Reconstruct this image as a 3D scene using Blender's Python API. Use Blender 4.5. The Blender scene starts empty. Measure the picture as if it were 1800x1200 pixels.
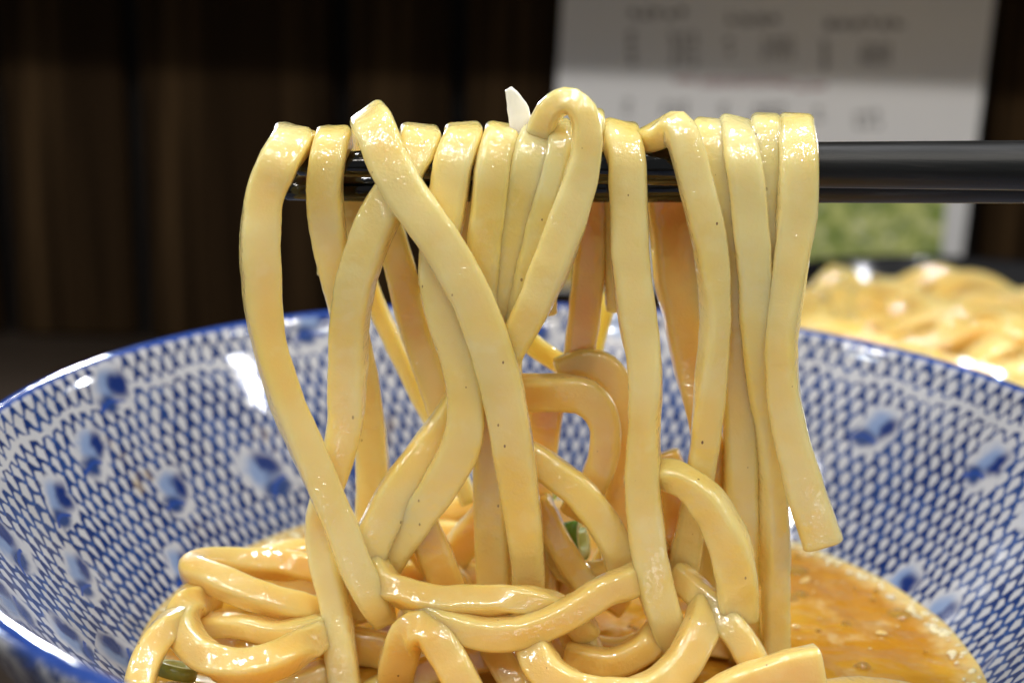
import bpy, bmesh, math, random
from mathutils import Vector, Matrix, noise, Quaternion
random.seed(11)
C = bpy.context.scene
COL = C.collection
MM = 0.001
R = math.radians

# ------------------------------------------------------------------ camera
ROLL, PITCH, FPX = R(2.1), R(16.0), 3000.0
CAM = Vector((-9.5, -252.7, 166.7))            # millimetres, bowl centre on the table is the origin
cam = bpy.data.cameras.new('camera'); camo = bpy.data.objects.new('camera', cam); COL.objects.link(camo)
cam.sensor_width = 36; cam.lens = FPX / 1800 * 36
fwd = Vector((0, math.cos(PITCH), -math.sin(PITCH))); up = Vector((0, math.sin(PITCH), math.cos(PITCH))); rgt = Vector((1, 0, 0))
r2 = rgt * math.cos(ROLL) + up * math.sin(ROLL); u2 = -rgt * math.sin(ROLL) + up * math.cos(ROLL)
camo.matrix_world = Matrix(((r2.x, u2.x, -fwd.x, CAM.x * MM), (r2.y, u2.y, -fwd.y, CAM.y * MM), (r2.z, u2.z, -fwd.z, CAM.z * MM), (0, 0, 0, 1)))
cam.clip_start = 0.01; cam.clip_end = 20
cam.dof.use_dof = True; cam.dof.focus_distance = 0.252; cam.dof.aperture_fstop = 12.0; cam.dof.aperture_blades = 9
C.camera = camo
# ------------------------------------------------------------------ world and lamps
C.view_settings.view_transform = 'Standard'; C.view_settings.look = 'None'; C.view_settings.exposure = 0.0; C.view_settings.gamma = 1
W = bpy.data.worlds.new('World'); C.world = W; W.use_nodes = True
bg = W.node_tree.nodes['Background']; bg.inputs[0].default_value = (0.96, 0.97, 1.0, 1); bg.inputs[1].default_value = 0.22
def lamp(name, kind, loc, power, color, size, aim=None):
    l = bpy.data.lights.new(name, kind); o = bpy.data.objects.new(name, l); COL.objects.link(o)
    o.location = Vector(loc) * MM; l.energy = power; l.color = color
    if kind == 'AREA':
        l.shape = 'DISK'; l.size = size * MM
    else:
        l.shadow_soft_size = size * MM
    if aim is not None:
        o.rotation_euler = (Vector(aim) - Vector(loc)).to_track_quat('-Z', 'Y').to_euler()
    return o
def under(y): return 165 + (210 - y) * .714            # height at which a lamp just grazes the front edge of the shelf
for k_ in range(8):                                    # small counter lamps
    ly = (-150, -290, -210, -330)[k_ % 4]
    lamp('counter_lamp', 'POINT', (-560 + 160 * k_, ly, under(ly)), (.5, .7, .6, .75)[k_ % 4], ((.88, .94, 1.0), (1, .94, .84), (1, .92, .80))[k_ % 3], 14)
for lx, ly, lz, lw in ((-360, 30, 560, 2.2), (-120, 75, 600, 2.2), (60, 85, 640, 2.3), (330, 60, 600, 2.8), (560, 40, 600, 1.1)):
    lamp('pendant_lamp', 'POINT', (lx, ly, lz), lw, (.97, .97, 1.0), 20)
for rx, ry, rw in ((-420, -620, 2.6), (330, -700, 2.4), (-640, -450, 2.2), (-180, -500, 2.2), (70, -740, 2.4), (260, -450, 2.0), (600, -540, 2.2), (-800, -720, 3.0)):
    lamp('front_fill', 'POINT', (rx, ry, under(ry)), rw * .50, (1.0, .94, .86), 20)       # added front fill, small sources that sparkle on the wet noodles
lamp('side_lamp', 'POINT', (-520, 70, under(70)), 1.0, (.86, .93, 1.0), 18)
lamp('soft_fill', 'AREA', (-250, -820, 1060), 1.5, (1.0, 0.90, 0.78), 400, (0, 0, 60))  # added soft fill from the customer's side
for sx, tx in ((230, -60), (-120, 20)):                # unseen back lights, put under the shelf for rim highlights and glow
    sp_ = lamp('back_spot', 'SPOT', (sx, 214, 157), 1.5, (.93, .96, 1.0), 7, (tx, 0, 60)); sp_.data.spot_size = R(58); sp_.data.spot_blend = .4

# ------------------------------------------------------------------ helpers
def ray(px, py):
    x = (px - 900) / FPX; y = -(py - 600) / FPX
    return fwd + r2 * x + u2 * y
def at(px, py, Y):
    d = ray(px, py); return CAM + d * ((Y - CAM.y) / d.y)
def atz(px, py, z):
    d = ray(px, py); return CAM + d * ((z - CAM.z) / d.z)
def tag(o, label=None, cat=None, group=None, kind=None):
    if label: o['label'] = label
    if cat: o['category'] = cat
    if group: o['group'] = group
    if kind: o['kind'] = kind
    return o
def link(name, me, m=None, parent=None):
    o = bpy.data.objects.new(name, me); COL.objects.link(o)
    if m: me.materials.append(m)
    if parent: o.parent = parent
    return o
def empty(name, loc=(0, 0, 0)):
    o = bpy.data.objects.new(name, None); o.empty_display_size = 0.02; o.location = Vector(loc) * MM; COL.objects.link(o); return o
def mesh(name, V, F, smooth=True):
    me = bpy.data.meshes.new(name); me.from_pydata([tuple(Vector(v) * MM) for v in V], [], F)
    if smooth: me.polygons.foreach_set('use_smooth', [True] * len(F))
    me.update(); return me
def box(x0, x1, y0, y1, z0, z1, bevel=0, name='box'):
    bm = bmesh.new(); bmesh.ops.create_cube(bm, size=1)
    for v in bm.verts:
        v.co = Vector((x0 + (v.co.x + .5) * (x1 - x0), y0 + (v.co.y + .5) * (y1 - y0), z0 + (v.co.z + .5) * (z1 - z0))) * MM
    if bevel: bmesh.ops.bevel(bm, geom=bm.edges[:], offset=bevel * MM, segments=2, affect='EDGES')
    me = bpy.data.meshes.new(name); bm.to_mesh(me); bm.free(); return me

class NT:                                          # small node helper
    def __init__(s, name):
        s.m = bpy.data.materials.new(name); s.m.use_nodes = True; s.t = s.m.node_tree
        s.b = s.t.nodes['Principled BSDF']; s.out = s.t.nodes['Material Output']
    def n(s, typ, **kw):
        n = s.t.nodes.new(typ)
        for k, v in kw.items(): setattr(n, k, v)
        return n
    def set(s, sock, v):
        if isinstance(v, bpy.types.NodeSocket): s.t.links.new(v, sock)
        elif isinstance(v, (int, float)): sock.default_value = v
        else: sock.default_value = tuple(v) if len(v) != 3 or sock.type == 'VECTOR' else (*v, 1)
    def m_(s, op, a, b=0.0, c=0.0, clamp=False):
        n = s.n('ShaderNodeMath', operation=op); n.use_clamp = clamp
        s.set(n.inputs[0], a); s.set(n.inputs[1], b); s.set(n.inputs[2], c); return n.outputs[0]
    def ramp(s, x, a, b):                          # smooth 0..1 from a to b
        n = s.n('ShaderNodeMapRange', interpolation_type='SMOOTHSTEP'); s.set(n.inputs[0], x); n.inputs[1].default_value = a; n.inputs[2].default_value = b
        return n.outputs[0]
    def mix(s, f, a, b):
        n = s.n('ShaderNodeMix', data_type='RGBA'); s.set(n.inputs[0], f); s.set(n.inputs[6], a); s.set(n.inputs[7], b); return n.outputs[2]
    def noise(s, vec, scale, detail=2.0, rough=.5, dim='3D'):
        n = s.n('ShaderNodeTexNoise'); n.noise_dimensions = dim
        if vec is not None: s.set(n.inputs['Vector'], vec)
        n.inputs['Scale'].default_value = scale; n.inputs['Detail'].default_value = detail; n.inputs['Roughness'].default_value = rough
        return n.outputs[0]
    def obj(s): return s.n('ShaderNodeTexCoord').outputs['Object']
    def bump(s, h, strength, dist):
        n = s.n('ShaderNodeBump'); n.inputs['Strength'].default_value = strength; n.inputs['Distance'].default_value = dist
        s.set(n.inputs['Height'], h); return n.outputs[0]
    def p(s, **kw):
        for k, v in kw.items(): s.set(s.b.inputs[k.replace('_', ' ')], v)
    def scale(s, vec, v):
        n = s.n('ShaderNodeVectorMath', operation='MULTIPLY'); s.set(n.inputs[0], vec); n.inputs[1].default_value = v; return n.outputs[0]

# ------------------------------------------------------------------ materials
def noodle_mat(name, base, warm, sss=.85, rough=1.0):
    k = NT(name); ob = k.obj()
    wide = k.noise(ob, 70, 2); mid = k.noise(ob, 230, 3)
    col = k.mix(k.ramp(wide, .3, .72), base, warm)
    col = k.mix(k.m_('MULTIPLY', k.ramp(mid, .52, .8), .35), col, tuple(c * f for c, f in zip(base, (1.04, 1.12, 1.4))))
    vo = k.n('ShaderNodeTexVoronoi'); vo.feature = 'F1'; k.set(vo.inputs['Vector'], k.scale(ob, (1, 1, .6))); vo.inputs['Scale'].default_value = 400
    sep = k.n('ShaderNodeSeparateColor'); k.set(sep.inputs[0], vo.outputs['Color'])
    keep = k.m_('GREATER_THAN', sep.outputs[0], .55)
    rad = k.m_('MULTIPLY_ADD', sep.outputs[1], .055, .022)
    speck = k.m_('MULTIPLY', keep, k.m_('LESS_THAN', vo.outputs['Distance'], rad))
    col = k.mix(k.m_('MULTIPLY', speck, k.m_('MULTIPLY_ADD', sep.outputs[2], .5, .5)), col, k.mix(sep.outputs[1], (.34, .14, .03), (.15, .055, .015)))
    fine = k.noise(ob, 2100, 2, .6); med = k.noise(ob, 420, 2, .5)
    h = k.m_('ADD', k.m_('MULTIPLY', fine, .5), med)
    k.p(Base_Color=col, Roughness=k.m_('MULTIPLY_ADD', k.noise(ob, 300, 2), .25, .24), IOR=1.42, Normal=k.bump(h, .6, .00016))
    k.p(Subsurface_Weight=sss, Subsurface_Radius=(1.0, .82, .55), Subsurface_Scale=.0042, Coat_Weight=1.0, Coat_Roughness=.035, Coat_IOR=1.9)
    drop = None                                       # beads of broth and starch on the wet skin
    for sc_, keep_, amp in ((900, .35, 1.0), (1600, .35, .5)):
        v = k.n('ShaderNodeTexVoronoi'); v.feature = 'F1'; k.set(v.inputs['Vector'], ob); v.inputs['Scale'].default_value = sc_
        q = k.n('ShaderNodeSeparateColor'); k.set(q.inputs[0], v.outputs['Color'])
        f = k.m_('MULTIPLY', k.m_('SUBTRACT', 1.0, k.m_('POWER', k.m_('MULTIPLY', v.outputs['Distance'], 2.1), 2.0), clamp=True), k.m_('MULTIPLY', k.m_('GREATER_THAN', q.outputs[0], keep_), k.m_('MULTIPLY', q.outputs[1], amp)))
        drop = f if drop is None else k.m_('ADD', drop, f)
    wet = k.m_('MULTIPLY_ADD', k.ramp(k.noise(ob, 90, 1), .35, .65), .8, .2)
    k.set(k.b.inputs['Coat Normal'], k.bump(k.m_('ADD', k.m_('MULTIPLY', drop, wet), k.m_('MULTIPLY', k.noise(ob, 480, 2, .6), 1.5)), rough, .0002))
    return k.m
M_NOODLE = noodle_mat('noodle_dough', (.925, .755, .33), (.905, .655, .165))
M_BROTH_SHADE = noodle_mat('noodle_dough_broth_shade', (.89, .655, .22), (.86, .55, .12), rough=.6)  # broth stain, plus shade painted into the brown, shaded and dark strands
M_BACKLIT = noodle_mat('noodle_dough_backlit', (.95, .76, .24), (.94, .68, .14))  # brighter dough colour, paints the backlit glow on the far strands
M_NOODLE2 = noodle_mat('noodle_dough_plain', (.90, .67, .25), (.87, .56, .13))

def bowl_mat():
    k = NT('blue_white_porcelain')
    uv = k.n('ShaderNodeUVMap'); uv.uv_map = 'glaze'
    sp = k.n('ShaderNodeSeparateXYZ'); k.set(sp.inputs[0], uv.outputs[0]); U, S = sp.outputs[0], sp.outputs[1]   # turns, millimetres below the rim
    ob = k.obj(); N1 = k.noise(ob, 55, 2); N2 = k.noise(ob, 260, 2)
    x = k.m_('ADD', k.m_('MULTIPLY', U, 176), k.m_('MULTIPLY_ADD', N2, .45, k.m_('MULTIPLY', N1, 1.4)))
    y = k.m_('ADD', k.m_('DIVIDE', S, 2.95), k.m_('MULTIPLY', k.m_('SUBTRACT', N2, .5), .65))
    kf = k.m_('FLOOR', y); fr = k.m_('SUBTRACT', y, kf)
    par = k.m_('MULTIPLY', kf, math.pi)
    cosx = k.m_('COSINE', k.m_('ADD', k.m_('MULTIPLY', x, 2 * math.pi), par))
    d0 = k.m_('SUBTRACT', fr, k.m_('MULTIPLY', cosx, .40))
    d1 = k.m_('SUBTRACT', k.m_('SUBTRACT', 1.0, fr), k.m_('MULTIPLY', cosx, .40))
    d = k.m_('MINIMUM', k.m_('ABSOLUTE', d0), k.m_('ABSOLUTE', d1))
    crest = k.m_('MULTIPLY', cosx, k.m_('SUBTRACT', k.m_('MULTIPLY', k.m_('GREATER_THAN', k.m_('ABSOLUTE', d0), k.m_('ABSOLUTE', d1)), 2.0), 1.0))
    wid = k.m_('ADD', k.m_('MULTIPLY_ADD', N1, .26, .20), k.m_('MULTIPLY', crest, .125)); wid = k.m_('SUBTRACT', wid, k.m_('MULTIPLY', .09, k.m_('SUBTRACT', 1.0, k.ramp(S, 5.0, 20.0))))
    line = k.m_('SUBTRACT', 1.0, k.ramp(k.m_('SUBTRACT', d, wid), -.05, .10))
    wavy = k.m_('ADD', k.m_('SUBTRACT', y, 2.55), k.m_('MULTIPLY', k.m_('SINE', k.m_('MULTIPLY', U, 2 * math.pi * 34)), .22))
    line = k.m_('MULTIPLY', line, k.ramp(k.m_('ABSOLUTE', wavy), .10, .24))
    tone = k.m_('SUBTRACT', k.ramp(k.noise(ob, 120, 3), .3, .7), k.m_('MULTIPLY', crest, .45), clamp=True)
    blue = k.mix(tone, (.009, .026, .12), (.030, .075, .24))
    white = k.mix(N1, (.49, .50, .52), (.42, .44, .48))
    col = k.mix(line, white, blue)
    # motifs: shells with a white halo, on a staggered grid
    gx = k.m_('MULTIPLY', U, 25.0); gy = k.m_('ADD', k.m_('DIVIDE', S, 12.5), .15)
    gyf = k.m_('FLOOR', gy); gx = k.m_('ADD', gx, k.m_('MULTIPLY', k.m_('MODULO', gyf, 2.0), .5)); gxf = k.m_('FLOOR', gx)
    cv = k.n('ShaderNodeCombineXYZ'); k.set(cv.inputs[0], gxf); k.set(cv.inputs[1], gyf)
    wn = k.n('ShaderNodeTexWhiteNoise'); wn.noise_dimensions = '3D'; k.set(wn.inputs['Vector'], cv.outputs[0])
    sc = k.n('ShaderNodeSeparateColor'); k.set(sc.inputs[0], wn.outputs['Color'])
    lx = k.m_('MULTIPLY', k.m_('ADD', k.m_('SUBTRACT', k.m_('SUBTRACT', gx, gxf), .5), k.m_('MULTIPLY', k.m_('SUBTRACT', sc.outputs[0], .5), .42)), 17)
    ly = k.m_('MULTIPLY', k.m_('ADD', k.m_('SUBTRACT', k.m_('SUBTRACT', gy, gyf), .5), k.m_('MULTIPLY', k.m_('SUBTRACT', sc.outputs[1], .5), .34)), 12.5)
    wn2 = k.n('ShaderNodeTexWhiteNoise'); wn2.noise_dimensions = '3D'; cv2 = k.n('ShaderNodeVectorMath', operation='ADD'); k.set(cv2.inputs[0], cv.outputs[0]); cv2.inputs[1].default_value = (7.3, 1.7, 3.1); k.set(wn2.inputs['Vector'], cv2.outputs[0])
    rot = k.m_('MULTIPLY', k.m_('SUBTRACT', wn2.outputs['Value'], .5), 1.5); siz = k.m_('MULTIPLY_ADD', wn2.outputs['Value'], .3, .74)
    cr, sr = k.m_('COSINE', rot), k.m_('SINE', rot)
    lx, ly = k.m_('MULTIPLY', siz, k.m_('SUBTRACT', k.m_('MULTIPLY', lx, cr), k.m_('MULTIPLY', ly, sr))), k.m_('MULTIPLY', siz, k.m_('ADD', k.m_('MULTIPLY', lx, sr), k.m_('MULTIPLY', ly, cr)))
    lx = k.m_('ADD', lx, k.m_('MULTIPLY', k.m_('SUBTRACT', N2, .5), 3.6)); ly = k.m_('ADD', ly, k.m_('MULTIPLY', k.m_('SUBTRACT', N1, .5), 2.0))
    def ell(cx, cy, rx, ry, a=0.):
        ca, sa = math.cos(a), math.sin(a)
        dx = k.m_('SUBTRACT', lx, cx); dy = k.m_('SUBTRACT', ly, cy)
        ex = k.m_('DIVIDE', k.m_('ADD', k.m_('MULTIPLY', dx, ca), k.m_('MULTIPLY', dy, sa)), rx)
        ey = k.m_('DIVIDE', k.m_('SUBTRACT', k.m_('MULTIPLY', dy, ca), k.m_('MULTIPLY', dx, sa)), ry)
        return k.m_('SQRT', k.m_('ADD', k.m_('MULTIPLY', ex, ex), k.m_('MULTIPLY', ey, ey)))
    has = k.m_('GREATER_THAN', sc.outputs[2], .48)
    def put(col, e, a, b, color, op=1.0):
        f = k.m_('MULTIPLY', k.m_('MULTIPLY', has, op), k.m_('SUBTRACT', 1.0, k.ramp(e, a, b))); return k.mix(f, col, color)
    col = put(col, ell(.2, .3, 3.4, 5.6, .2), .86, 1.1, white)
    col = put(col, ell(.9, -.8, 2.5, 3.8, .1), .35, 1.12, (.19, .27, .45))
    col = put(col, ell(-1.0, -1.0, 1.9, 3.3, .1), .35, 1.15, (.009, .026, .14))
    col = put(col, ell(.8, 2.9, 2.4, 2.2, -.3), .45, 1.15, (.022, .05, .17))
    arc = k.m_('ABSOLUTE', k.m_('SUBTRACT', ell(-.5, 5.2, 3.2, 3.0, .2), 1.0))
    arcm = k.m_('MULTIPLY', k.m_('MULTIPLY', has, k.m_('SUBTRACT', 1.0, k.ramp(arc, .05, .15))), k.m_('LESS_THAN', ly, 4.5))
    col = k.mix(k.m_('MULTIPLY', arcm, k.m_('GREATER_THAN', lx, -1.5)), col, (.02, .06, .28))
    # dried broth splashes
    st = k.m_('MULTIPLY', k.ramp(k.noise(ob, 75, 3, .6), .62, .74), k.ramp(k.noise(ob, 22, 1), .48, .62))
    col = k.mix(k.m_('MULTIPLY', st, .55), col, (.50, .36, .12))
    # blue painted lip, a worn cream line on top
    rim = k.m_('SUBTRACT', 1.0, k.ramp(k.m_('ADD', k.m_('ABSOLUTE', k.m_('ADD', S, .6)), k.m_('MULTIPLY', N2, 1.0)), 1.6, 2.5))
    col = k.mix(rim, col, k.mix(N2, (.012, .04, .22), (.04, .10, .38)))
    k.p(Base_Color=col, Roughness=.09, IOR=1.5, Coat_Weight=.4, Coat_Roughness=.03, Normal=k.bump(k.noise(ob, 60, 2), .12, .004))
    return k.m
M_BOWL = bowl_mat()

def soup_mat():
    k = NT('broth'); ob = k.obj()
    a = k.noise(ob, 45, 3, .6); b = k.noise(ob, 160, 3, .6)
    col = k.mix(k.ramp(a, .35, .68), (.50, .225, .018), (.68, .38, .045))
    col = k.mix(k.m_('MULTIPLY', k.ramp(b, .55, .75), .5), col, (.78, .60, .28))
    sp = k.n('ShaderNodeVectorMath', operation='LENGTH'); xy = k.scale(k.n('ShaderNodeTexCoord').outputs['Object'], (1, 1, 0)); k.set(sp.inputs[0], xy)
    film = k.ramp(k.m_('ADD', sp.outputs['Value'], k.m_('MULTIPLY', k.m_('SUBTRACT', b, .5), .012)), .0615, .068)
    col = k.mix(k.m_('MULTIPLY', film, .6), col, (.85, .68, .30))
    k.p(Base_Color=col, Roughness=.06, IOR=1.36, Subsurface_Weight=.5, Subsurface_Radius=(1, .5, .2), Subsurface_Scale=.004,
        Normal=k.bump(k.m_('ADD', k.noise(ob, 130, 2), k.noise(ob, 40, 2)), .8, .0022))
    return k.m
M_SOUP = soup_mat()
def oil_mat():
    k = NT('oil'); k.p(Base_Color=(.80, .52, .10), Roughness=.04, IOR=1.47, Transmission_Weight=.6); return k.m
M_OIL = oil_mat()
def stick_mat():
    k = NT('black_lacquer'); ob = k.obj(); sp = k.n('ShaderNodeSeparateXYZ'); k.set(sp.inputs[0], ob)
    grain = k.noise(k.scale(ob, (45, 900, 900)), 1, 4, .7)
    dry = k.ramp(k.m_('ADD', sp.outputs[0], k.m_('MULTIPLY', k.noise(ob, 220, 2), .006)), .0245, .0262)
    rough = k.m_('MULTIPLY_ADD', dry, k.m_('MULTIPLY_ADD', grain, .3, .22), .07)
    k.p(Base_Color=k.mix(k.m_('MULTIPLY', dry, k.ramp(grain, .5, .8)), (.0035, .0045, .0045), (.022, .021, .020)), Roughness=rough, IOR=1.5, Normal=k.bump(grain, .12, .0004))
    return k.m
M_STICK = stick_mat()
def wood_mat():
    k = NT('dark_stained_wood'); ob = k.obj()
    g = k.noise(k.scale(ob, (170, 60, 5)), 1, 4, .62); g2 = k.noise(k.scale(ob, (40, 20, 2)), 1, 2)
    col = k.mix(k.ramp(g, .35, .72), (.006, .0032, .0015), (.062, .036, .0155))
    col = k.mix(k.ramp(g2, .4, .7), col, (.024, .0135, .006))
    k.p(Base_Color=col, Roughness=.6, Specular_IOR_Level=.04, Normal=k.bump(g, .3, .001)); return k.m
M_WOOD = wood_mat()
def table_mat():
    k = NT('counter_wood'); ob = k.obj(); g = k.noise(k.scale(ob, (6, 120, 60)), 1, 4, .6)
    k.p(Base_Color=k.mix(g, (.030, .022, .016), (.060, .044, .032)), Roughness=.42, Normal=k.bump(g, .1, .0006)); return k.m
M_TABLE = table_mat()
def flat(name, col, rough=.6, **kw):
    k = NT(name); k.p(Base_Color=col, Roughness=rough, **kw); return k.m
M_CARD = flat('menu_paper', (.84, .845, .86), .55)
M_INK = flat('grey_ink', (.12, .12, .13), .6)
M_INK2 = flat('pale_grey_ink', (.20, .20, .21), .6)
M_RED = flat('red_ink', (.33, .07, .10), .6)
def photo_mat(name, a, b, c, sc):
    k = NT(name); ob = k.obj(); n = k.noise(ob, sc, 3, .6); n2 = k.noise(ob, sc * 2.3, 2)
    col = k.mix(k.ramp(n, .35, .65), a, b); col = k.mix(k.ramp(n2, .55, .72), col, c); k.p(Base_Color=col, Roughness=.4); return k.m
M_GREEN = photo_mat('printed_green_onion', (.22, .33, .06), (.74, .80, .28), (1.0, 1.0, .75), 150)
M_YELLOW = photo_mat('printed_noodle', (.75, .48, .07), (.85, .62, .14), (.9, .75, .35), 130)
M_BLACKBOWL = flat('black_lacquer_ware', (.010, .010, .011), .12, Coat_Weight=.5, Coat_Roughness=.05)
def leek_mat(name, col, rgh=.25):
    k = NT(name); ob = k.obj(); g = k.noise(k.scale(ob, (900, 900, 90)), 1, 3)
    k.p(Base_Color=k.mix(g, col, tuple(min(1, c * 1.12 + .02) for c in col)), Roughness=rgh, Subsurface_Weight=.6, Subsurface_Radius=(1, 1, .8), Subsurface_Scale=.002, Normal=k.bump(g, .2, .0003)); return k.m
M_LEEK = leek_mat('white_leek', (.82, .80, .70))
M_SCALLION = leek_mat('green_scallion', (.13, .33, .045))
M_SCALLION_PALE = leek_mat('pale_scallion', (.62, .70, .32))

# ------------------------------------------------------------------ bowl geometry (wide porcelain bowl)
INNER = [(0, 15), (20, 16), (36, 20), (49, 26.5), (59, 33.5), (67.5, 41.5), (75, 49.5), (82, 57.8), (88, 65.8), (92, 71.6), (93.2, 74.0)]
def catmull(P, t):
    n = len(P); i = min(int(t), n - 2); f = t - i
    p0 = P[max(i - 1, 0)]; p1 = P[i]; p2 = P[i + 1]; p3 = P[min(i + 2, n - 1)]
    return tuple(.5 * ((2 * b) + (c - a) * f + (2 * a - 5 * b + 4 * c - d) * f * f + (3 * b - a - 3 * c + d) * f ** 3) for a, b, c, d in zip(p0, p1, p2, p3))
def wall_z(x, y):                                   # height of the inner wall of the bowl over a point of the plan
    for _ in range(3):
        z = 50
    def rz(r):
        for (a, za), (b, zb) in zip(INNER, INNER[1:]):
            if a <= r <= b: return za + (zb - za) * (r - a) / (b - a)
        return 80
    z = 55
    for _ in range(6):
        z = rz(math.hypot(x - shift(z), y))
    return z
def shift(z): return 0.0
def make_bowl():
    NA = 220
    prof = [catmull(INNER, i / 4) for i in range(4 * (len(INNER) - 1) + 1)]
    lip = [(94.0, 75.2), (95.0, 75.7), (96.1, 75.6), (96.9, 74.8), (97.0, 73.8)]
    outer = [(96, 71.5), (92.5, 65), (86.5, 56), (79, 46.5), (70, 36), (59, 26), (48, 18), (41.5, 12.5), (40, 9), (39.5, 1.0), (39, .2), (37, .2), (36, 1.2), (35.5, 10), (0, 11)]
    P = prof + lip + outer
    s = [0]
    for a, b in zip(P, P[1:]): s.append(s[-1] + math.hypot(a[0] - b[0], a[1] - b[1]))
    s0 = s[len(prof) + 1]                           # distance is measured from the top of the lip
    V, F, UV = [], [], []
    for i, (r, z) in enumerate(P):
        for j in range(NA):
            a = 2 * math.pi * j / NA
            wob = 1 + .0025 * math.sin(3 * a + 1) * (r / 95)
            V.append((r * wob * math.cos(a) + shift(z) * (1 if i < len(prof) else 0 if i >= len(prof) + len(lip) else .0), r * wob * math.sin(a), z + .25 * math.sin(2 * a + .6) * r / 95))
    for i in range(len(P) - 1):
        for j in range(NA):
            j2 = (j + 1) % NA
            F.append((i * NA + j, i * NA + j2, (i + 1) * NA + j2, (i + 1) * NA + j))
            u0, u1 = j / NA, (j + 1) / NA
            UV += [(u0, s0 - s[i]), (u1, s0 - s[i]), (u1, s0 - s[i + 1]), (u0, s0 - s[i + 1])]
    me = mesh('ceramic_bowl', V, F); ul = me.uv_layers.new(name='glaze')
    for l, c in zip(ul.data, UV): l.uv = c
    o = link('ceramic_bowl', me, M_BOWL)
    tag(o, 'wide blue and white porcelain bowl with painted net pattern, holding the broth', 'bowl')
make_bowl()

# ------------------------------------------------------------------ setting: counter, boarded wall, shelf
o = link('counter', box(-900, 900, -500, 330, -40, 0, 0, 'counter'), M_TABLE); tag(o, kind='structure')
wall = empty('boarded_wall', (0, 312, 0)); tag(wall, 'dark brown wall of upright stained boards behind the counter', 'wall')
link('backing', box(-900, 900, 8, 20, 0, 900, 0, 'backing'), flat('soot_black', (.004, .003, .003), .8), wall)
bx = -420; widths = [66, 62, 58, 26, 40, 52, 24, 58, 46, 64, 60, 38, 56, 70, 48, 60, 66]
edges = [-246, -187, -181]
xs = -900; k = 0
while xs < 880:
    w = [64, 46, 70, 38, 58, 52][k % 6]
    # grooves the photograph shows
    me = box(0, w - 5, -random.choice([0, 1.2, 2.5]), 8, 0, 880, 1.2, 'board')
    b = link('board', me, M_WOOD, wall); b.location = (xs * MM, 0, 0.0005); b.rotation_euler = (0, R(random.uniform(-.3, .3) - 1.2), 0)
    xs += w; k += 1
shelf = link('shelf', box(-900, 900, 210, 309, 165, 187, 1, 'shelf'), M_WOOD); tag(shelf, 'dark wooden shelf fixed along the boarded wall above the menu', 'shelf')

# ------------------------------------------------------------------ menu card on the wall
menu = empty('menu_card', at(1330, 120, 306)); tag(menu, 'white menu card with grey and red print hanging on the dark boarded wall', 'menu')
mp = Vector(menu.location) / MM
def on_card(px, py): v = at(px, py, 306) - mp; return v.x, v.z
tl = on_card(988, 0); tr = on_card(1748, 0); br = on_card(1682, 515); bl = on_card(957, 508)
def ext(a, b, k): return (a[0] + (a[0] - b[0]) * k, a[1] + (a[1] - b[1]) * k)
tl2 = ext(tl, bl, .35); tr2 = ext(tr, br, .35)
def slab(pts, y0, y1, name):
    V = [(p[0], y0, p[1]) for p in pts] + [(p[0], y1, p[1]) for p in pts]; n = len(pts)
    F = [tuple(range(n)), tuple(reversed(range(n, 2 * n)))] + [(i, i + n, (i + 1) % n + n, (i + 1) % n) for i in range(n)]
    return mesh(name, V, F, False)
link('card', slab([tl2, tr2, br, bl], -.6, .6, 'card'), M_CARD, menu)
def photo(name, quad, m):
    q = [on_card(*p) for p in quad]; link(name, slab(q, -.72, -.61, name), m, menu)
photo('printed_picture', [(1405, 318), (1664, 330), (1648, 506), (1400, 500)], M_GREEN)
photo('printed_picture', [(975, 300), (1100, 305), (1100, 503), (972, 500)], M_YELLOW)
def writing(rects, m, seed, name='printed_text'):
    rr = random.Random(seed); V, F = [], []
    for (x0, y0, x1, y1, cw) in rects:               # strokes of illegible characters
        nx = max(1, round((x1 - x0) / cw)); ny = max(1, round((y1 - y0) / cw))
        for i in range(nx):
            for j in range(ny):
                cx = x0 + (x1 - x0) * (i + .5) / nx; cy = y0 + (y1 - y0) * (j + .5) / ny
                for q in range(5):
                    hx = cw * rr.uniform(.25, .42); hy = cw * .07
                    if q % 2: hx, hy = hy, hx
                    ox, oy = rr.uniform(-.2, .2) * cw, rr.uniform(-.32, .32) * cw
                    if q % 2: ox, oy = oy, ox
                    p = [on_card(cx + ox + a * hx, cy + oy + b * hy) for a, b in ((-1, 1), (1, 1), (1, -1), (-1, -1))]
                    n = len(V); V += [(u, -.68, v) for u, v in p]; F.append((n, n + 1, n + 2, n + 3))
    link(name, mesh(name, V, F, False), m, menu)
[writing([q], M_INK, 12 + i_) for i_, q in enumerate([(1102, 12, 1208, 36, 22), (1274, 20, 1376, 48, 25), (1446, 30, 1590, 56, 24)])]
[writing([q], M_INK, 2 + i_) for i_, q in enumerate([(1100, 52, 1120, 116, 16), (1272, 62, 1290, 100, 16), (1440, 70, 1460, 126, 16)])]
[writing([q], M_INK2, 22 + i_) for i_, q in enumerate([(1176, 56, 1228, 118, 15), (1338, 64, 1396, 106, 15), (1510, 76, 1568, 114, 15)])]
[writing([q], M_INK2, 32 + i_) for i_, q in enumerate([(1094, 170, 1112, 206, 16), (1262, 178, 1280, 206, 16), (1430, 184, 1446, 218, 16), (1160, 176, 1212, 208, 16), (1322, 182, 1382, 212, 16), (1500, 192, 1550, 228, 16)])]
[writing([q], M_RED, 42 + i_) for i_, q in enumerate([(1184, 133, 1222, 149, 15), (1228, 137, 1392, 152, 10), (1396, 144, 1452, 161, 15)])]

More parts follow.
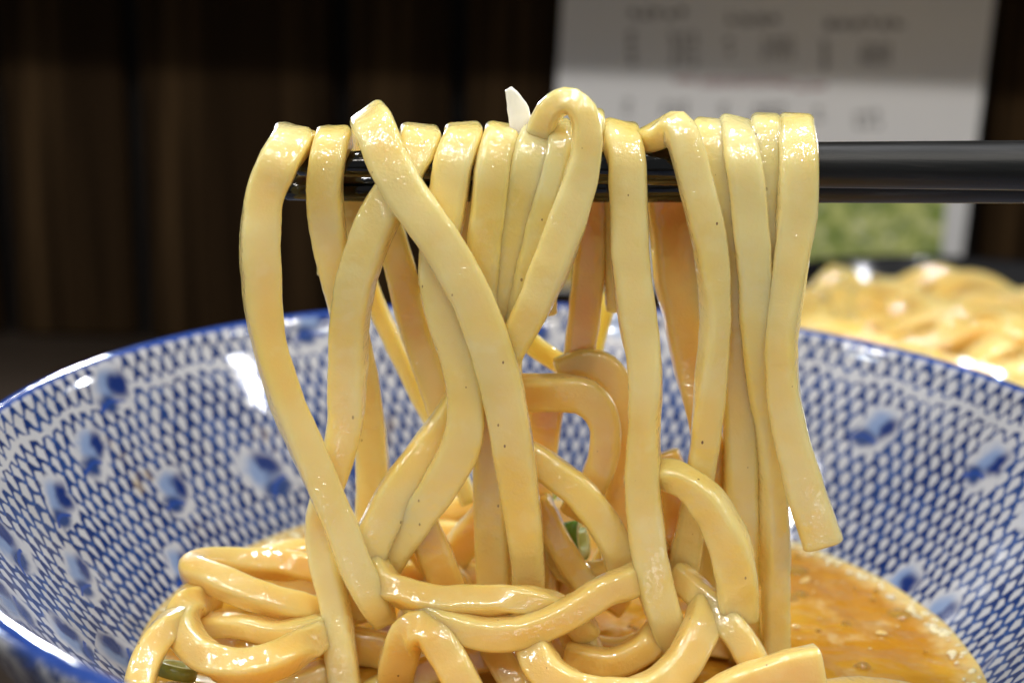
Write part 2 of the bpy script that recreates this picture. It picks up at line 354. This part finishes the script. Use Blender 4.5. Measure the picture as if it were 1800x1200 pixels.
# ------------------------------------------------------------------ broth
def make_soup():
    zs = 42.0; NA = 96; V, F = [(shift(zs), 0, zs)], []
    rad = [7, 14, 21, 28, 35, 42, 49, 55, 60, 64, 67, 70]
    for r in rad:
        for j in range(NA):
            a = 2 * math.pi * j / NA
            p = Vector((r * math.cos(a) + shift(zs), r * math.sin(a), zs))
            p.z += .5 * noise.noise(p * .09) * (1 if r < 60 else .4) + (.3 if r > 66 else 0)
            V.append(p)
    for j in range(NA): F.append((0, 1 + j, 1 + (j + 1) % NA))
    for i in range(len(rad) - 1):
        for j in range(NA):
            a = 1 + i * NA; F.append((a + j, a + NA + j, a + NA + (j + 1) % NA, a + (j + 1) % NA))
    s = link('broth', mesh('broth', V, F), M_SOUP)
    tag(s, 'glossy orange brown pork broth pooled in the blue and white bowl', 'soup')
    rr = random.Random(4); V, F = [], []
    for _ in range(90):                              # fat and oil drops floating on it
        a = rr.uniform(0, 6.28); r = 65 * math.sqrt(rr.random()); rad_ = rr.choice([.4, .6, .9, 1.4, 2.2])
        c = Vector((r * math.cos(a) + shift(zs), r * math.sin(a), zs + .35)); n = len(V); V.append(c + Vector((0, 0, .25)))
        for q, zz in ((.7, .17), (1, -.25)):
            for j in range(10):
                t = 2 * math.pi * j / 10; V.append(c + Vector((math.cos(t) * rad_ * q, math.sin(t) * rad_ * q * .9, zz)))
        for j in range(10):
            j2 = (j + 1) % 10; F.append((n, n + 1 + j, n + 1 + j2)); F.append((n + 1 + j, n + 11 + j, n + 11 + j2, n + 1 + j2))
    tag(link('oil_drops', mesh('oil_drops', V, F), M_OIL, s), kind='stuff')
make_soup()
def foam(seed, n, a0, a1, r0, r1, name, m, sizes):
    rr = random.Random(seed); V, F = [], []
    for _ in range(n):
        a = R(rr.uniform(a0, a1)); q = rr.uniform(r0, r1); s = rr.choice(sizes); c = Vector((q * math.cos(a), q * math.sin(a), 42.3)); b = len(V)
        V.append(c + Vector((0, 0, s * .45)))
        for k_, zz in ((.6, .36), (1, -.1)):
            for j in range(9):
                t = 2 * math.pi * j / 9; e = s * k_ * (1 + .35 * math.sin(2 * t + a * 9)); V.append(c + Vector((e * math.cos(t), e * math.sin(t), s * zz)))
        for j in range(9):
            j2 = (j + 1) % 9; F.append((b, b + 1 + j, b + 1 + j2)); F.append((b + 1 + j, b + 10 + j, b + 10 + j2, b + 1 + j2))
    tag(link(name, mesh(name, V, F), m, bpy.data.objects['broth']), kind='stuff')
M_FOAM = leek_mat('broth_foam', (.86, .74, .42), .1)
foam(2, 150, -40, 70, 64.5, 67.6, 'edge_foam', M_FOAM, (.25, .4, .6, .8))
foam(3, 40, 100, 200, 63, 67.4, 'edge_foam', M_FOAM, (.4, .7, 1.0))
foam(5, 22, -35, 40, 38, 62, 'fat_flecks', leek_mat('pork_fat', (.80, .54, .18), .12), (.3, .5, .8))

# ------------------------------------------------------------------ chopsticks
def chopstick(label, ctrl):
    V, F = [], []; n = 24; prof = []
    for j in range(n):
        a = 2 * math.pi * j / n; c, s = math.cos(a), math.sin(a)
        q = max(abs(c), abs(s), (abs(c) + abs(s)) * .72)          # softened octagon
        q = .55 / q * 1.0 + .45
        prof.append((c * q, s * q))
    st = []
    for (p, r), (p2, r2_) in zip(ctrl, ctrl[1:]):
        L = (p2 - p).length; m = max(2, int(L / 2))
        for i in range(m): st.append((p.lerp(p2, i / m), r + (r2_ - r) * i / m))
    st.append(ctrl[-1])
    p0, r0 = st[0]; d = (st[1][0] - p0).normalized()
    st = [(p0 - d * r0 * .55, r0 * .45), (p0 - d * r0 * .4, r0 * .75)] + st
    for p, r in st:
        for c, s in prof: V.append(p + Vector((0, c * r, s * r)))
    for i in range(len(st) - 1):
        for j in range(n): F.append((i * n + j, i * n + (j + 1) % n, (i + 1) * n + (j + 1) % n, (i + 1) * n + j))
    F.append(tuple(range(n))); F.append(tuple(reversed(range((len(st) - 1) * n, len(st) * n))))
    o = link('chopstick', mesh('chopstick', V, F), M_STICK); tag(o, label, 'chopstick', 'pair of black chopsticks lifting the noodles')
def stick(label, y, pts):
    ctrl = [(at(px, py, y), r) for px, py, r in pts]
    d = (ctrl[-1][0] - ctrl[-2][0]).normalized(); ctrl.append((ctrl[-1][0] + d * 75, ctrl[-1][1] + 1.0))
    chopstick(label, ctrl)
stick('nearer black chopstick, the upper one, with the dry grey sheen at right', -2.2, [(528, 290, 1.6), (640, 288, 2.0), (1160, 289, 3.1), (1800, 291, 3.65)])
stick('farther black chopstick, mostly hidden, showing under the nearer one', 4.6, [(506, 331, 1.8), (640, 330, 2.1), (1160, 322, 2.9), (1800, 319, 3.3)])

# ------------------------------------------------------------------ noodles
NP = 24
def profile(w, t, rc):
    out = []; hw, ht = w / 2, t / 2; rc = min(rc, ht * .98, hw * .98)
    for cx, cy, a0 in ((hw - rc, ht - rc, 0), (-(hw - rc), ht - rc, 90), (-(hw - rc), -(ht - rc), 180), (hw - rc, -(ht - rc), 270)):
        for q in range(5):
            a = R(a0 + 22.5 * q); out.append((cx + rc * math.cos(a), cy + rc * math.sin(a)))
        nx_ = None
    return out
HINT = {'F': Vector((0, -1, 0.12)), 'T': Vector((0, -.15, 1)), 'B': Vector((0, 1, 0)), 'U': Vector((0, -.6, .8)), 'L': Vector((-.7, -.7, 0)), 'R': Vector((.7, -.7, 0))}
def noodle(label, wpx, pts, group, t=3.7, seed=None, m=None, rc=1.05, step=.85, raw=False, cat='noodle', parent=None):
    """pts: (px, py, Y mm[, width factor[, twist deg[, facing]]]) along the strand"""
    seed = seed if seed is not None else len(bpy.data.meshes) * 7.3
    P, Wd, Tw, H = [], [], [], []
    for q in pts:
        px, py, Y = q[:3]
        if raw: p = Vector((px, py, Y))
        else:
            p = at(px, py, Y)
            for _ in range(60):                        # rest on the bowl wall, never in it
                if math.hypot(p.x, p.y) < 95 and p.z < wall_z(p.x, p.y) + t * .75 and p.z > 34 and wall_z(p.x, p.y) > 43:
                    Y -= 1; p = at(px, py, Y)
                else: break
        P.append(p); Wd.append(q[3] if len(q) > 3 else 1.0); Tw.append(q[4] if len(q) > 4 else 0.0)
        h = q[5] if len(q) > 5 else 'F'; H.append(HINT[h] if isinstance(h, str) else Vector(h))
    n = len(P); S = []
    for i in range(n - 1):
        L = (P[i + 1] - P[i]).length; m_ = max(2, int(L / step))
        for j in range(m_): S.append(i + j / m_)
    S.append(n - 1)
    pos = [Vector(catmull(P, s)) for s in S]
    def lerp(A, s):
        i = min(int(s), n - 2); f = s - i; f = f * f * (3 - 2 * f); return A[i] * (1 - f) + A[i + 1] * f
    V, F = [], []; rings = []
    prof0 = profile(1, 1, .2); w0 = wpx / 13.0; t *= 1.06; k = 20
    off = Vector((seed * 1.7, seed * 3.1, seed * .7))
    for i, s in enumerate(S):
        T = (pos[min(i + 1, len(pos) - 1)] - pos[max(i - 1, 0)]).normalized()
        h = lerp(H, s); h = h - T * h.dot(T)
        if h.length < 1e-3: h = Vector((0, 0, 1)) - T * T.z
        N = h.normalized(); N = Quaternion(T, R(lerp(Tw, s) + (26 * noise.noise(Vector((seed, 4.2, s * .4))) if not raw else 0))) @ N; B = T.cross(N)
        wv = w0 * lerp(Wd, s) * (1 + .03 * noise.noise(Vector((seed, s * 1.3, 0))) + .08 * noise.noise(Vector((seed, s * .45, 5)))); tv = t * (1 + .08 * noise.noise(Vector((seed + 9, s * 1.1, 0))))
        c = pos[i] + (B * noise.noise(Vector((seed + 3, s * 1.7, 2))) + N * noise.noise(Vector((seed + 5, s * 1.7, 2)))) * .12
        rings.append((c, T, N, B, wv, tv))
    def ring(c, N, B, wv, tv, k_=1.0):
        base = len(V)
        for u, v in profile(wv * k_, tv * k_, rc):
            p = c + B * u + N * v
            d = noise.noise(p * .30 + off) * .10 + noise.noise(p * .95 + off) * .055
            p = p + (B * u / wv + N * v / tv) * 2 * d * k_
            V.append(p)
        return base
    c, T, N, B, wv, tv = rings[0]
    idx = [ring(c - T * .42, N, B, wv, tv, .80), ring(c - T * .25, N, B, wv, tv, .93)]
    idx += [ring(*((q[0],) + q[2:])) for q in rings]
    c, T, N, B, wv, tv = rings[-1]
    idx += [ring(c + T * .25, N, B, wv, tv, .93), ring(c + T * .42, N, B, wv, tv, .80)]
    for a, b in zip(idx, idx[1:]):
        for j in range(k): F.append((a + j, b + j, b + (j + 1) % k, a + (j + 1) % k))
    F.append(tuple(idx[0] + j for j in range(k))); F.append(tuple(idx[-1] + k - 1 - j for j in range(k)))
    o = link('noodle', mesh('noodle', V, F), m or (M_BACKLIT if 'bright yellow' in label else M_BROTH_SHADE if group == GP or 'brown' in label or 'shaded' in label or 'dark' in label else M_NOODLE), parent)
    if parent is None: tag(o, label, cat, group)
    return o
GH = 'noodles lifted on the chopsticks'; GP = 'noodles coiled in the broth'
def hang(label, w, xt, yt, front, back=None, t=3.7, yf=-6.2, xb=None):
    xb = xt if xb is None else xb
    if back is None: back = [(xb + 4, yt + 330, 8.0), (xb + 2, yt + 230, 9.0), (xb, yt + 150, 9.6)]
    pts = [(a, b, c, .95, 0, 'B') for a, b, c in back]
    pts += [(xb, yt + 78, 9.4, 1, 0, 'B'), (xb * .5 + xt * .5, yt + 33, 6.2, 1, 0, (0, .6, 1)), (xt, yt + 22, 1.5, 1, 0, 'T'), (xt, yt + 28, -3.2, 1, 0, (0, -.6, 1))]
    f0 = front[0]
    pts += [tuple(f) for f in front]
    return noodle(label, w, pts, GH, t)

hang('leftmost hanging noodle, bowed out to the left, its lower end tucked over the soup pile', 76, 514, 221,
     [(491, 282, -6.4), (465, 350, -7, 1, -8), (457, 430, -8, 1, -14), (461, 515, -8, .95, -20), (475, 610, -8.5, .84, -30), (508, 715, -9.5, .84, -32), (552, 815, -10.5, .92, -24), (593, 910, -11.5, .9, -16), (625, 995, -12.5, .88, -10), (652, 1050, -12.5, .82), (674, 1084, -10.5, .7)],
     back=[(590, 480, 7), (585, 420, 8.5), (578, 350, 9.5)], xb=560)
hang('second hanging noodle from the left, straight beside the chopstick tips then passing behind', 68, 587, 221,
     [(575, 285, -6), (571, 355, -5.6), (581, 430, -4), (599, 510, -3), (622, 600, -1), (642, 700, 2), (654, 800, 4), (655, 880, 5), (650, 970, 6)],
     back=[(620, 470, 6), (625, 400, 8.5), (622, 350, 9.5)], xb=610)
noodle('broad cut-ended noodle lying diagonally across the front from top left to lower centre', 80,
     [(652, 209, -2.5, .95), (661, 232, -7.2), (690, 300, -9.6), (735, 370, -11), (786, 445, -11.6), (831, 530, -11.6), (866, 620, -11.5), (890, 720, -11), (906, 820, -10.5), (920, 915, -9.5, .9), (928, 1000, -7.5, .85), (925, 1090, -4, .8)], GH)
hang('noodle crossing behind the diagonal one and swinging down left to the bowl', 74, 737, 219,
     [(730, 270, -4.6, .9), (706, 314, -6.6, .95), (668, 380, -7.6), (636, 460, -7.4), (616, 550, -6.5), (611, 650, -5.5), (608, 740, -5.5, .95), (592, 810, -6, .9), (572, 875, -6, .85), (562, 935, -6, .8), (573, 1000, -8, .8), (590, 1070, -10, .8), (597, 1135, -12, .85), (606, 1205, -14, .85), (618, 1270, -16)], back=[(765, 500, 8), (768, 420, 9), (765, 340, 9.6)], xb=752)
hang('noodle right of the diagonal one that loops back to the lower left', 72, 815, 216,
     [(798, 285, -6), (783, 375, -7), (770, 450, -7.6), (777, 530, -8.6), (799, 610, -9.2, .95), (818, 690, -9.6), (815, 765, -9.8, 1.05), (784, 835, -9.5, 1.05), (737, 905, -8.5), (694, 965, -7), (655, 1025, -4)])
noodle('slanting noodle running from mid height to the lower left crossing', 74,
     [(845, 620, -2), (806, 715, -4), (750, 795, -6.4), (702, 860, -8), (664, 930, -8.8), (640, 1000, -8), (622, 1070, -5)], GH)
hang('smooth hanging noodle just left of the white leek strip', 68, 880, 217,
     [(867, 285, -6), (857, 370, -6.6), (850, 450, -6), (845, 540, -5), (848, 640, -4), (858, 740, -3.4), (862, 840, -3.4), (866, 940, -3.4), (870, 1040, -2), (875, 1130, 0)])
hang('hanging noodle under the white leek strip, half hidden by the big loop', 72, 945, 219,
     [(931, 295, -5.6), (910, 390, -5.4), (898, 470, -5), (890, 560, -4), (884, 660, -3), (892, 760, -1), (900, 860, 0), (905, 960, 0)])
hang('short lobed noodle tucked inside the big loop over the chopsticks', 48, 984, 206,
     [(985, 262, -6.2), (966, 330, -6.8), (945, 400, -6.4), (925, 480, -6), (908, 560, -5)], t=3.2, back=[(955, 420, 8), (968, 350, 9)])
noodle('noodle raised in a big round loop above the chopsticks, topmost of all', 64,
     [(935, 285, -1, .8), (947, 238, -3, .8), (960, 207, -5, .8), (981, 184, -7.2, .78), (1008, 180, -9, .75), (1029, 210, -9.6, .78), (1031, 262, -9.8, .85), (1018, 325, -9.8, 1.0), (993, 400, -10, 1.15), (966, 475, -10, 1.1), (931, 550, -9.5, 1.0), (894, 618, -8.5, .95), (855, 690, -6)], GH)
hang('small back noodle peeping out right of the big loop', 30, 1050, 188, [(1050, 250, -3), (1046, 290, -2)], t=3, back=[(1048, 330, 9)])
hang('straight hanging noodle right of the big loop reaching down to the soup', 73, 1090, 213,
     [(1102, 285, -6.2), (1106, 385, -7), (1110, 480, -7.6), (1124, 580, -8.2), (1134, 660, -9, .88, 15), (1133, 740, -9.4, .80, 25), (1130, 830, -9.8, .92, 10), (1136, 930, -10.4), (1150, 1020, -11), (1172, 1095, -11.5, .92), (1192, 1150, -10, .8)])
noodle('noodle with a raised hump over the right half of the chopsticks', 64,
     [(1108, 300, 9, .9, 0, 'B'), (1110, 258, 4, .9, 0, 'T'), (1136, 249, -1.5, .9, 0, 'T'), (1162, 235, -5, .9, 0, 'U'), (1188, 225, -7.4, .95, 0, 'U'), (1207, 262, -8.6), (1222, 320, -9), (1240, 390, -9), (1252, 460, -9, .95, -10), (1257, 560, -9, .8, -20), (1251, 650, -9, .85, -15), (1243, 740, -8.6, .9), (1232, 830, -7.4, .9), (1216, 920, -5.4, .9), (1200, 1000, -2.5)], GH)
hang('first of three tight noodles right of the humped one, running to the soup', 66, 1246, 209,
     [(1261, 285, -5.2), (1274, 380, -5.2), (1284, 470, -4.8), (1291, 560, -4.6), (1297, 660, -4.2), (1301, 760, -4), (1302, 860, -4), (1304, 960, -3.6), (1307, 1060, -3), (1312, 1150, -2)])
hang('middle of three tight noodles at right, hanging straight to the soup', 68, 1291, 205,
     [(1306, 285, -7.6), (1318, 380, -8.2), (1325, 470, -8.2), (1330, 560, -7.6), (1338, 660, -6.4, .9), (1352, 760, -5, .85), (1359, 860, -5, .8), (1362, 960, -5, .8), (1363, 1060, -5, .8), (1366, 1170, -5, .85)])
hang('third of three tight noodles, wedged beside the rightmost hanging one', 62, 1346, 201,
     [(1346, 285, -5.6), (1346, 380, -6), (1344, 470, -5.6), (1345, 570, -4.6), (1335, 680, -2.5), (1325, 780, 0), (1320, 900, 1)])
hang('rightmost hanging noodle, free of the soup, ending in a square cut', 74, 1399, 202,
     [(1403, 282, -7.4, 1.0), (1401, 370, -8.4, 1.0), (1391, 460, -9, .9, 15), (1378, 560, -9.4, .8, 25), (1375, 650, -9.4, .82, 25), (1387, 750, -9.4, .95, 15), (1412, 850, -9.6, 1.05, 5), (1446, 952, -9.8, 1.05)], back=[(1345, 600, 6), (1355, 500, 8), (1368, 400, 9.6)], xb=1382)
noodle('curled noodle arching out at lower right with a square cut end', 80,
     [(1120, 850, -4, .8, 45), (1160, 834, -8, .72, 40), (1205, 847, -10.5, .75, 30), (1250, 890, -12.4, .9, 18), (1281, 955, -13.4, 1.0, 6), (1294, 1020, -13.6, 1.02), (1296, 1086, -12.6, 1.0)], GH)
# strands at the back, seen between the front ones
noodle('olive shaded strand behind the chopsticks, between the loop and the straight noodle', 66,
     [(1044, 262, -3, .9, 0, 'T'), (1042, 262, 5, 1, 0, 'T'), (1041, 335, 9.6, 1, 0, 'B'), (1038, 430, 9.2, 1, 0, 'B'), (1029, 530, 8.4, 1, 0, 'B'), (1018, 620, 8, 1, 0, 'B'), (1008, 700, 8, 1, 0, 'B')], GH)
noodle('wide brown shaded strand behind the chopsticks under the hump', 90,
     [(1160, 262, -3, .8, 0, 'T'), (1163, 262, 5, .9, 0, 'T'), (1172, 335, 9.4, 1, 0, 'B'), (1181, 405, 9, 1, 0, 'B'), (1189, 480, 8, 1, 0, 'B'), (1200, 560, 6, .85, 0, 'B'), (1212, 640, 4, .72, 0, 'B'), (1230, 710, 1, .7, 0, 'B'), (1246, 790, -1, .7, 0, 'B'), (1240, 870, -1, .8, 0, 'B')], GH)
noodle('thin bright yellow strand far behind, slanting down left of the straight noodle', 34,
     [(1092, 455, 15), (1070, 530, 17), (1050, 600, 18), (1030, 690, 18)], GH, t=3)
noodle('bright yellow strand far behind, slanting down right under the loop', 44,
     [(890, 560, 13), (945, 612, 15), (1000, 650, 15), (1060, 690, 13)], GH, t=3.4)
noodle('yellow edge-on strand behind the left crossing, slanting down right', 40,
     [(640, 470, 12), (665, 545, 13), (705, 630, 14), (750, 720, 14), (790, 800, 12), (825, 880, 10)], GH, t=3)
noodle('olive strand behind the diagonal noodle, left of the loop-back noodle', 66,
     [(668, 300, 10, 1, 0, 'B'), (678, 385, 9.5, 1, 0, 'B'), (703, 470, 9, 1, 0, 'B'), (725, 560, 8.4, 1, 0, 'B'), (755, 650, 7, 1, 0, 'B'), (785, 740, 5, 1, 0, 'B'), (800, 830, 4, 1, 0, 'B')], GH)
noodle('brown strand arching over the small window onto the bowl at centre', 76,
     [(880, 690, 2), (930, 690, 2), (985, 690, 1), (1030, 698, 0, .95), (1060, 735, -1, .85), (1063, 790, -1, .85), (1045, 845, -1, .85), (1015, 900, 1)], GH)
noodle('outer brown strand curving down beside the straight noodle at centre', 66,
     [(985, 655, 6), (1035, 640, 6), (1078, 665, 5), (1094, 730, 4), (1092, 800, 4), (1090, 870, 3), (1085, 950, 2)], GH)
noodle('strand below the small window, slanting down right to the straight noodle', 66,
     [(915, 795, -4), (960, 820, -5), (1013, 860, -6.4), (1056, 912, -7, 1.05), (1084, 968, -6.5), (1104, 1030, -4)], GH)
noodle('shaded strand dropping from the centre to the horizontal noodles', 72,
     [(720, 870, -5), (738, 915, -5.5), (760, 965, -5.5), (783, 1020, -5), (805, 1085, -3)], GH)
noodle('low strand curving behind the straight noodle above the broth', 52,
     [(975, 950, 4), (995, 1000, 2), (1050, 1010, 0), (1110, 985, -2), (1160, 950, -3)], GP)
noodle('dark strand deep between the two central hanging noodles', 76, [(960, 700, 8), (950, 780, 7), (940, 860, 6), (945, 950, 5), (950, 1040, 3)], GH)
noodle('shaded strand behind the straight noodle at lower right', 70, [(1165, 800, 2), (1185, 860, 1), (1190, 930, 1), (1175, 1000, 0), (1160, 1070, 0)], GH)
noodle('pale strand behind the curled noodle at lower right', 52, [(1255, 860, 3), (1250, 930, 3), (1240, 1000, 2), (1235, 1080, 1)], GH)
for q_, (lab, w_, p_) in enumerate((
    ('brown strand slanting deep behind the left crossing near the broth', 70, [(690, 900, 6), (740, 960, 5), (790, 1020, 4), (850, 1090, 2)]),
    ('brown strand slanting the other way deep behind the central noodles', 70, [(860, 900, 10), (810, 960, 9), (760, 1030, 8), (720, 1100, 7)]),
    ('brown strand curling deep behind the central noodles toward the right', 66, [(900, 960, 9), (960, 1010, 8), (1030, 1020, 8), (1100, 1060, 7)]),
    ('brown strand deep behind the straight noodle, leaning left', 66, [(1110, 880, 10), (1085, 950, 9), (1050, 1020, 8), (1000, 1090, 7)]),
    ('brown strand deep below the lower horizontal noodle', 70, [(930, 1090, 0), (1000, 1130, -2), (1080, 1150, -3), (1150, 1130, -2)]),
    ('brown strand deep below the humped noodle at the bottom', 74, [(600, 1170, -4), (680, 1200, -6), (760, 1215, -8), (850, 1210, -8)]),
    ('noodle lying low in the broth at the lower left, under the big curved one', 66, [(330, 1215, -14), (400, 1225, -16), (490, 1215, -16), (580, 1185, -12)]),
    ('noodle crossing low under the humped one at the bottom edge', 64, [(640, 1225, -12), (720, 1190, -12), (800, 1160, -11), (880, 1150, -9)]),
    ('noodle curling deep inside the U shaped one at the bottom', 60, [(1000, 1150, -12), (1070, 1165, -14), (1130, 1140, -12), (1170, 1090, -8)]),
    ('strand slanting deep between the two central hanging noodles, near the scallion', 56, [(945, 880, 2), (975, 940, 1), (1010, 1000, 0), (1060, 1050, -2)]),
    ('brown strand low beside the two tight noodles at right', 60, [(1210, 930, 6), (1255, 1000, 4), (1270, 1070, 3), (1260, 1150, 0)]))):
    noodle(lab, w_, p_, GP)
# coils in the bowl
noodle('upper of two crossing horizontal noodles low at the centre', 58,
     [(655, 925, -5.5), (652, 975, -8), (675, 1020, -11.5), (715, 1044, -13.4, 1, 0, 'U'), (780, 1056, -14.6, 1, 0, 'U'), (860, 1055, -15, 1, 0, 'U'), (935, 1055, -15, .95), (990, 1075, -13), (1030, 1110, -10)], GP)
noodle('lower of two crossing horizontal noodles, sagging low at the centre', 62,
     [(1150, 1000, -7), (1110, 1020, -11), (1060, 1040, -14.4), (1000, 1077, -17), (935, 1106, -18), (865, 1115, -18, 1.02), (800, 1100, -17, .95), (745, 1070, -14.5, .8), (700, 1035, -10, .7)], GP)
noodle('short humped noodle in front of the broth at lower centre', 72,
     [(690, 1240, -10), (700, 1165, -14), (722, 1112, -16.5, 1, 0, 'U'), (752, 1108, -17.5, 1, 0, 'U'), (780, 1142, -19), (808, 1190, -21), (840, 1250, -22)], GP)
noodle('U shaped noodle along the bottom edge right of centre', 72,
     [(930, 1105, -15), (948, 1160, -20), (990, 1202, -23), (1065, 1224, -24, 1, 0, 'U'), (1140, 1214, -23), (1195, 1172, -20), (1228, 1115, -16), (1245, 1060, -10)], GP)
noodle('square cut noodle lying level at the bottom right edge', 82,
     [(1180, 1300, -24), (1235, 1252, -26), (1300, 1212, -27), (1375, 1186, -27), (1440, 1172, -26.5)], GP, t=4.4)
noodle('small slanting noodle above the square cut one at bottom right', 60,
     [(1190, 1010, -6), (1235, 1050, -10), (1280, 1095, -14), (1318, 1150, -17), (1345, 1215, -18)], GP)
noodle('sunken noodle inside the U shaped one', 70, [(985, 1060, -5), (1012, 1110, -8), (1036, 1160, -11), (1062, 1230, -14)], GP)
noodle('sunken noodle left of the U shaped one at the bottom edge', 60, [(850, 1110, -8), (880, 1160, -12), (910, 1210, -15), (935, 1270, -17)], GP)
noodle('broad sunken noodle under the leftmost hanging one', 74, [(560, 1120, -6), (630, 1135, -6), (690, 1150, -7), (745, 1200, -9)], GP)
noodle('folded noodle at the left of the pile, doubled back on itself', 58,
     [(640, 1000, 4), (560, 995, 5), (480, 992, 5, 1, 0, 'U'), (400, 990, 3, 1, 0, 'U'), (352, 992, -1, .95, 0, 'U'), (340, 1003, -5, .95, 0, 'U'), (378, 1018, -8.5, 1, 0, 'U'), (440, 1043, -11, 1, 0, 'U'), (510, 1064, -9.5, 1, 0, 'U'), (580, 1075, -3), (640, 1065, 3)], GP, t=4.2)
noodle('big curved noodle sweeping round the left of the pile', 66,
     [(372, 1040, -4), (332, 1062, -11), (322, 1100, -16), (350, 1145, -20), (415, 1172, -22.5, 1, 0, 'U'), (485, 1160, -22, 1, 0, 'U'), (545, 1125, -14), (595, 1080, -3), (650, 1045, 3)], GP, t=4.2)
noodle('outermost noodle arching down at the far left of the pile', 58,
     [(330, 1085, -14), (290, 1108, -18), (262, 1150, -22), (246, 1205, -27), (250, 1270, -32)], GP)
noodle('short noodle inside the big curved one at left', 46, [(360, 1098, -10), (420, 1100, -13), (485, 1112, -14), (560, 1100, -11)], GP)
noodle('pale noodle lying in the broth behind, seen left of centre', 58, [(690, 985, 20), (760, 940, 24), (820, 945, 24), (880, 985, 20)], GP)
noodle('pale curved noodle in the broth seen through the left crossing', 52, [(720, 890, 30), (780, 900, 30), (830, 880, 30), (890, 900, 28)], GP)
noodle('pale noodle in the broth behind the straight noodle at right', 52, [(1100, 1010, 16), (1160, 985, 20), (1215, 970, 21), (1280, 1000, 18)], GP)
noodle('noodle lying in the broth behind the folded one at left', 54, [(430, 1000, 12), (500, 975, 17), (570, 970, 19), (650, 985, 18)], GP)
noodle('noodle lying in the broth behind the horizontal ones', 60, [(640, 1040, 6), (720, 1010, 8), (830, 1015, 9), (930, 1010, 8), (1010, 1040, 4)], GP)
noodle('noodle half sunk in the broth at the lower right corner', 70, [(1440, 1230, -22), (1520, 1222, -18), (1600, 1235, -16), (1680, 1270, -16)], GP)

# ------------------------------------------------------------------ leek strip and scallion
noodle('white leek strip standing up behind the noodles beside the big loop', 46,
     [(926, 310, -3, .95), (921, 262, -3, .95), (916, 222, -2.5, .95), (911, 194, -2, .9), (903, 173, -1.7, .65), (896, 160, -1.5, .38)], None, t=1.2, m=M_LEEK, rc=.4, cat='leek strip', step=.5)
def ring_piece(label, c, axis, r, w, th, a0, a1, inner_m, outer_m):
    root = empty('scallion_ring', c)
    ax = Vector(axis).normalized(); e1 = ax.orthogonal().normalized(); e2 = ax.cross(e1)
    for nm, ra, rb, m in (('pale_core', r - th, r - .28, inner_m), ('green_skin', r - .28, r, outer_m)):
        V, F = [], []; n = 28
        for i in range(n + 1):
            a = R(a0 + (a1 - a0) * i / n); d = e1 * math.cos(a) + e2 * math.sin(a) * .85
            for q, h in ((ra, -w / 2), (rb, -w / 2), (rb, w / 2), (ra, w / 2)): V.append(d * (q + .12 * math.sin(3 * a)) + ax * h)
        for i in range(n):
            for j in range(4): F.append((i * 4 + j, i * 4 + (j + 1) % 4, (i + 1) * 4 + (j + 1) % 4, (i + 1) * 4 + j))
        F += [(0, 1, 2, 3), (n * 4 + 3, n * 4 + 2, n * 4 + 1, n * 4)]
        link(nm, mesh(nm, V, F), m, root)
    tag(root, label, 'scallion', 'scallion pieces among the noodles')
ring_piece('cut scallion ring with dark green skin, caught low between the central noodles', at(1010, 952, 5), (.9, -.28, .35), 3.4, 3.0, 1.15, 0, 330, M_SCALLION_PALE, M_SCALLION)
ring_piece('small bright green scallion bit above the cut ring', at(956, 862, 10), (.3, -.9, .3), 2.4, 3, 1.2, 0, 300, M_SCALLION_PALE, flat('bright_green', (.35, .62, .05), .3))
ring_piece('olive scallion piece floating inside the left curl of noodles', at(312, 1178, -17), (.2, .3, .9), 3.4, 2.0, 1.4, 0, 340, M_SCALLION_PALE, leek_mat('olive_scallion', (.24, .26, .04)))

# ------------------------------------------------------------------ second bowl of plain noodles behind
BC = Vector((120, 163, 0)); BR = 84
def second_bowl():
    P = [(q, z * .9) for q, z in [(0, 12), (35, 14), (62, 30), (78, 50), (BR - 1.2, 60), (BR, 61.2), (BR + 1.5, 60.6), (BR + .5, 54), (74, 32), (58, 14), (42, 5), (40, 0), (0, 0)]]
    NA = 96; V, F = [], []
    for r, z in P:
        for j in range(NA): a = 2 * math.pi * j / NA; V.append((r * math.cos(a), r * math.sin(a), z))
    for i in range(len(P) - 1):
        for j in range(NA): F.append((i * NA + j, i * NA + (j + 1) % NA, (i + 1) * NA + (j + 1) % NA, (i + 1) * NA + j))
    o = link('black_bowl', mesh('black_bowl', V, F), M_BLACKBOWL); o.location = BC * MM
    tag(o, 'black lacquer bowl of plain noodles behind the porcelain bowl at right', 'bowl')
    rr = random.Random(8)
    for i in range(120):
        rad = BR * .86 * math.sqrt(rr.random()); a = rr.uniform(0, 6.283); ang = rr.uniform(0, 6.283)
        cx, cy = rad * math.cos(a), rad * math.sin(a); pts = []
        curl = rr.uniform(-.42, .42); h0 = rr.uniform(-4, 5); nq = 10
        for q in range(nq):
            r_ = math.hypot(cx, cy)
            if r_ > BR - 5: cx *= (BR - 5) / r_; cy *= (BR - 5) / r_; r_ = BR - 5
            dome = (41 if i < 58 else 36) + 8 * math.sqrt(max(0, 1 - (r_ / BR) ** 2)) + h0 + 3.2 * math.sin(q * 1.7 + i)
            pts.append((BC.x + cx, BC.y + cy, dome, 1, 25 * math.sin(q + i), 'U' if rr.random() < .5 else 'T'))
            ang += curl + rr.uniform(-.25, .25); cx += 11 * math.cos(ang); cy += 11 * math.sin(ang)
        noodle('plain yellow noodle heaped in the black bowl behind', 78, pts, 'plain noodles in the black bowl', t=4.4, m=M_NOODLE2, raw=True, step=2.2)
second_bowl()
C.render.engine = 'CYCLES'
